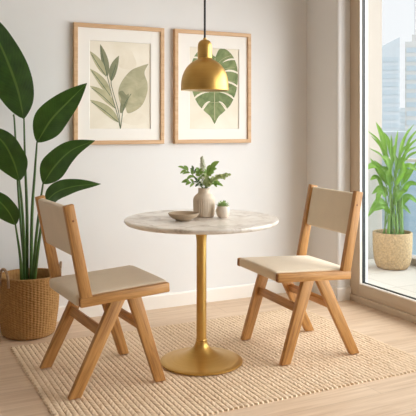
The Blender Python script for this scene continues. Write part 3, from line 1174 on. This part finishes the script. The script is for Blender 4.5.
# ----------------------------------------------------- basket and tall plant
bd_ = 4.05
bc = at(28.6, 331, bd_); bc.z = 0.001
NW, ROWS = 54, 24
prof = []
hgt = 0.335
for i in range(ROWS * 4 + 1):
    t = i / (ROWS * 4)
    r = 0.148 + 0.020 * math.sin(min(1, t * 1.15) * PI / 2) + 0.006 * math.sin(PI * t)
    if t < 0.05:
        r -= 0.012 * (1 - t / 0.05) ** 2
    prof.append((r, t * hgt))
nwall = len(prof)
prof = [(0, 0.0), (0.12, 0.0)] + prof
rim = prof[-1][0]
prof += [(rim + .004, hgt + .002), (rim + .005, hgt + .010), (rim + .001, hgt + .016), (rim - .008, hgt + .016), (rim - .012, hgt + .010), (rim - .013, hgt - .01), (rim - .015, hgt - .09), (0.0, hgt - .09)]


def weave(a, i):
    if i < 2 or i >= 2 + nwall:
        if 2 + nwall <= i < 2 + nwall + 5:
            return 1 + 0.008 * math.sin(a * 48 + (i - nwall) * 0.9)
        return 1.0
    k = i - 2
    g = a / (2 * PI) * NW
    col_ = int(g) % NW
    u = abs(math.sin(PI * g)) ** 0.55
    v = abs(math.sin(PI * (k / 4 + (0.5 if col_ % 2 else 0.0) + 0.35 * (g - int(g))))) ** 0.6
    return 1 + 0.036 * (0.35 + 0.65 * u) * (0.1 + 0.9 * v) + 0.006 * noise.noise((math.cos(a) * 11, math.sin(a) * 11, k * 0.5))


bk = lathe('basket', prof, M['basket'], None, 324, None, rf=weave, smooth=70)
bk.location = bc
tag(bk, 'round woven seagrass basket with loop handles by the left chair, holding the tall plant', 'basket')
M['rope'] = m_plain('handle_rope', srgb(150, 122, 94), 0.85, var=.25, scale=90, bump=.4)
for cl, cf in ((-0.55, -0.83), (0.975, 0.22)):
    s = RT * cl + FW * cf
    t = Vector((-s.y, s.x, 0))
    pts = []
    for k in range(25):
        a = PI * k / 24
        pts.append(s * (rim + 0.012 + 0.006 * math.sin(a)) + t * 0.036 * math.cos(a) + UP * (hgt - 0.030 + 0.105 * math.sin(a) ** 0.7))
    tube('handle', pts, 0.0078, M['rope'], bk, 10)

plant = empty('bird_of_paradise_plant', bc + UP * (hgt - 0.088), 0, 'tall plant with big dark green paddle leaves growing from the woven basket', 'plant')
P0 = Vector(plant.location)
lathe('soil', [(0, 0.0), (rim - .02, 0.0), (rim - .02, .012), (0.06, .018), (0, .02)], M['soil'], plant, 48)
TC = -FW


def big_leaf(stalk, ctrl, width, nrm, d0, ripple=0.05, seed=0, fold=0.2):
    """stalk and ctrl in photo positions (px, py, extra depth)"""
    g = lambda q: at(q[0], q[1], d0 + q[2]) - P0
    lc = [g(q) for q in ctrl]
    lf = leaf_obj('leaf', lc, width, nrm, M['banana'], plant, prof=paddle, fold=fold, n=34, m=6, ripple=ripple, seed=seed)
    sp_ = curve_pts([g(q) for q in stalk] + [lc[0]], 22)
    sp_.append(lc[0].lerp(lc[1], 0.15))
    tube('stalk', sp_, lambda t: 0.0105 * (1.05 - 0.62 * t), M['petiole'], lf, 10)


nf = lambda r, u: TC + RT * r + UP * u
soil_y = 282
big_leaf([(27, soil_y, -.02), (27, 215, -.02), (25, 160, -.02)], [(24, 119, -.03), (16, 84, -.05), (-2, 40, -.04), (-22, 8, 0.02)], 0.250, nf(-.35, .25), 4.03, .05, 1)
big_leaf([(31, soil_y, -.02), (32, 215, -.04), (35, 170, -.05)], [(37, 142.5, -.06), (51, 120, -.10), (69, 101, -.12), (87, 83, -.12)], 0.182, nf(.25, .30), 4.03, .05, 2)
big_leaf([(33, soil_y, -.05), (36, 240, -.08), (40, 205, -.10)], [(43, 184, -.12), (55, 166, -.16), (72, 150, -.19), (95, 140.5, -.20)], 0.150, nf(.25, .42), 4.03, .05, 3)
big_leaf([(24, soil_y, -.03), (24, 240, -.05), (22, 205, -.07)], [(19.5, 181, -.09), (13, 160, -.13), (2, 141, -.15), (-18, 126, -.14)], 0.185, nf(-.3, .35), 4.03, .05, 4)
big_leaf([(22, soil_y, -.06), (20, 255, -.10)], [(15.5, 225, -.14), (8, 211, -.18), (-4, 199, -.20), (-24, 190, -.2)], 0.125, nf(-.3, .4), 4.03, .05, 5)
big_leaf([(34, soil_y, -.07), (38, 250, -.10), (42, 220, -.13)], [(45, 202.5, -.15), (57, 192, -.20), (76, 186, -.23), (101, 184, -.22)], 0.112, nf(.2, .55), 4.03, .05, 6)
# a spear of young rolled leaf and bare stalks among the others
for q in ([(26, soil_y, 0.0), (19, 200, 0.02), (14.5, 122, 0.04), (13, 116, 0.04)], [(29, soil_y, 0.03), (30, 210, 0.05), (31, 120, 0.06), (30, 60, 0.06)]):
    pts = curve_pts([at(a, b, 4.03 + c) - P0 for a, b, c in q], 26)
    if q[2][1] == 122:
        tube('young_shoot', pts, lambda t: 0.0095 * (1.05 - 0.75 * t), M['petiole'], plant, 10)

# ------------------------------------------------------------ balcony plant
pc = Vector((4.05, 4.618, -0.0035))
pt_ = empty('potted_plant', pc, 0, 'bright green leafy plant in a speckled sand-coloured pot on the balcony', 'plant')
lathe('pot', [(0, 0), (0.115, 0), (0.128, 0.006), (0.145, 0.035), (0.157, 0.08), (0.164, 0.15), (0.167, 0.22), (0.168, 0.300), (0.166, 0.309), (0.160, 0.312), (0.153, 0.308),
              (0.152, 0.29), (0.150, 0.26), (0, 0.258)], M['stone'], pt_, 96, smooth=50)
lathe('soil', [(0, 0.259), (0.149, 0.259), (0.149, 0.268), (0, 0.276)], M['soil'], pt_, 32)
pdp = (pc - CAM).dot(FW)


def pleaf(ctrl, width, nrm, prof=lance, fold=0.25, stalk_r=0.005, x0=0.0, y0=0.0, bendk=None):
    g = lambda q: at(q[0], q[1], pdp + q[2]) - pc
    lc = [g(q) for q in ctrl]
    lf = leaf_obj('leaf', lc, width, nrm, M['palm'], pt_, prof=prof, fold=fold, n=14, m=3, ripple=0.04, seed=len(pt_.children))
    root = Vector((x0, y0, 0.266))
    mid = root.lerp(lc[0], 0.55) + UP * 0.04
    mid.x = root.x + (lc[0].x - root.x) * 0.4; mid.y = root.y + (lc[0].y - root.y) * 0.4
    tube('stalk', curve_pts([root, mid, lc[0]], 14), lambda t: stalk_r * (1.1 - .5 * t), M['palm_stem'], lf, 7)


rp = random.Random(21)
# narrow fronds rising and fanning out, each springing from its own stalk
fans = [(376, 122, .050), (371, 136, .022), (366.5, 130, .020), (384, 132, .034), (391, 134, .040), (398, 130, .034), (404, 136, .030), (409, 128, .024), (414, 124, .022), (419, 128, .024), (421, 136, .024),
        (418, 146, .026), (369, 148, .024), (380, 146, .030), (395, 144, .036), (411, 143, .026), (422, 150, .026)]
for i, (x, y, w_) in enumerate(fans):
    bx = 393 + (x - 393) * 0.30 + rp.uniform(-2, 2)
    by = 164 + rp.uniform(-7, 6)
    dd = rp.uniform(-.12, .12)
    out = 1 if x > 393 else -1
    pleaf([(bx, by, dd * .3), (bx + (x - bx) * .36, by + (y - by) * .62, dd * .7), (x, y, dd)], w_, nf(rp.uniform(-.9, .9), rp.uniform(-.1, .6)), x0=rp.uniform(-.08, .08), y0=rp.uniform(-.08, .08), stalk_r=.0042)
# broad arching leaves lower down
broad = [((384, 180), (375, 166), (365.5, 169.5), .070), ((384, 192), (377, 178), (370, 180), .060), ((386, 206), (378, 202), (367.5, 217), .070), ((400, 176), (408, 166), (419, 172), .066), ((402, 194), (410, 184), (421, 186), .064),
         ((390, 214), (384, 207), (374, 211), .05), ((396, 214), (402, 206), (411, 214), .05), ((392, 182), (386, 170), (378, 168), .05), ((398, 182), (405, 172), (412, 170), .056), ((394, 178), (397, 164), (393, 152), .05), ((401, 186), (408, 176), (418, 160), .05), ((387, 184), (380, 172), (370, 158), .05),
         ((391, 172), (387, 160), (381, 156), .056), ((396, 172), (402, 160), (408, 160), .054), ((400, 206), (408, 197), (419, 204), .066), ((388, 196), (381, 188), (372, 194), .056),
         ((396, 186), (402, 174), (404, 160), .060), ((389, 186), (383, 172), (374, 160), .056), ((394, 204), (399, 194), (408, 190), .058), ((391, 192), (388, 178), (391, 166), .056), ((386, 198), (380, 192), (376, 208), .050)]
for i, (q0, q1, q2, w_) in enumerate(broad):
    dd = rp.uniform(-.16, .06)
    pleaf([(q0[0], q0[1], dd * .4), (q1[0], q1[1], dd * .8), (q2[0], q2[1], dd)], w_, nf(rp.uniform(-.8, .8), rp.uniform(.3, 1.4)), prof=lance, x0=rp.uniform(-.08, .08), y0=rp.uniform(-.08, .08), stalk_r=.0055)

# little plant on the kerb side, low behind the pot
kp = Vector((4.365, 4.10, 0.06))
kk = empty('trailing_plant', kp, 0, 'small leafy plant low on the kerb right of the sand-coloured pot', 'plant')
bm = bmesh.new()
for k in range(26):
    a = rp.uniform(0, 2 * PI); l = rp.uniform(.05, .10)
    b = Vector((rp.uniform(-.02, .02), rp.uniform(-.10, .10), rp.uniform(0, .03)))
    d = Vector((abs(math.cos(a)) * .6, math.sin(a), .9)).normalized() * l
    add_leaf(bm, [b, b + d * .6 + UP * .01, b + d], .03, Vector((-.8, -.3, .5)), lance, .2, 8, 2)
me = bpy.data.meshes.new('foliage'); bm.to_mesh(me); bm.free()
link('foliage', me, M['palm'], kk)

# ----------------------------------------------------------------- daylight
w = bpy.data.worlds.new('overcast_sky')
sc.world = w
sc.cycles.diffuse_bounces = 8
sc.cycles.max_bounces = 16
sc.cycles.transparent_max_bounces = 16
w.use_nodes = True
t = w.node_tree
bg = t.nodes['Background']
tc = t.nodes.new('ShaderNodeTexCoord')
sx = t.nodes.new('ShaderNodeSeparateXYZ')
rm = t.nodes.new('ShaderNodeValToRGB')
rm.color_ramp.elements[0].position = 0.0
rm.color_ramp.elements[0].color = (0.95, 0.97, 1.0, 1)
rm.color_ramp.elements[1].position = 0.5
rm.color_ramp.elements[1].color = (0.97, 0.97, 0.98, 1)
t.links.new(tc.outputs['Generated'], sx.inputs[0])
t.links.new(sx.outputs['Z'], rm.inputs['Fac'])
t.links.new(rm.outputs['Color'], bg.inputs['Color'])
bg.inputs['Strength'].default_value = 1.05

sl = bpy.data.lights.new('sun', 'SUN')
sl.energy = 10.9
sl.angle = math.radians(88)
sl.color = (1.0, 0.98, 0.96)
so = bpy.data.objects.new('sun', sl)
COL.objects.link(so)
so.location = (6, 0, 5)
so.rotation_euler = Vector((-0.86, 0.48, -0.28)).to_track_quat('-Z', 'Y').to_euler()

vs = sc.view_settings
vs.view_transform = 'Standard'
vs.look = 'None'
vs.exposure = 0.0
vs.gamma = 1.0
vs.use_curve_mapping = False
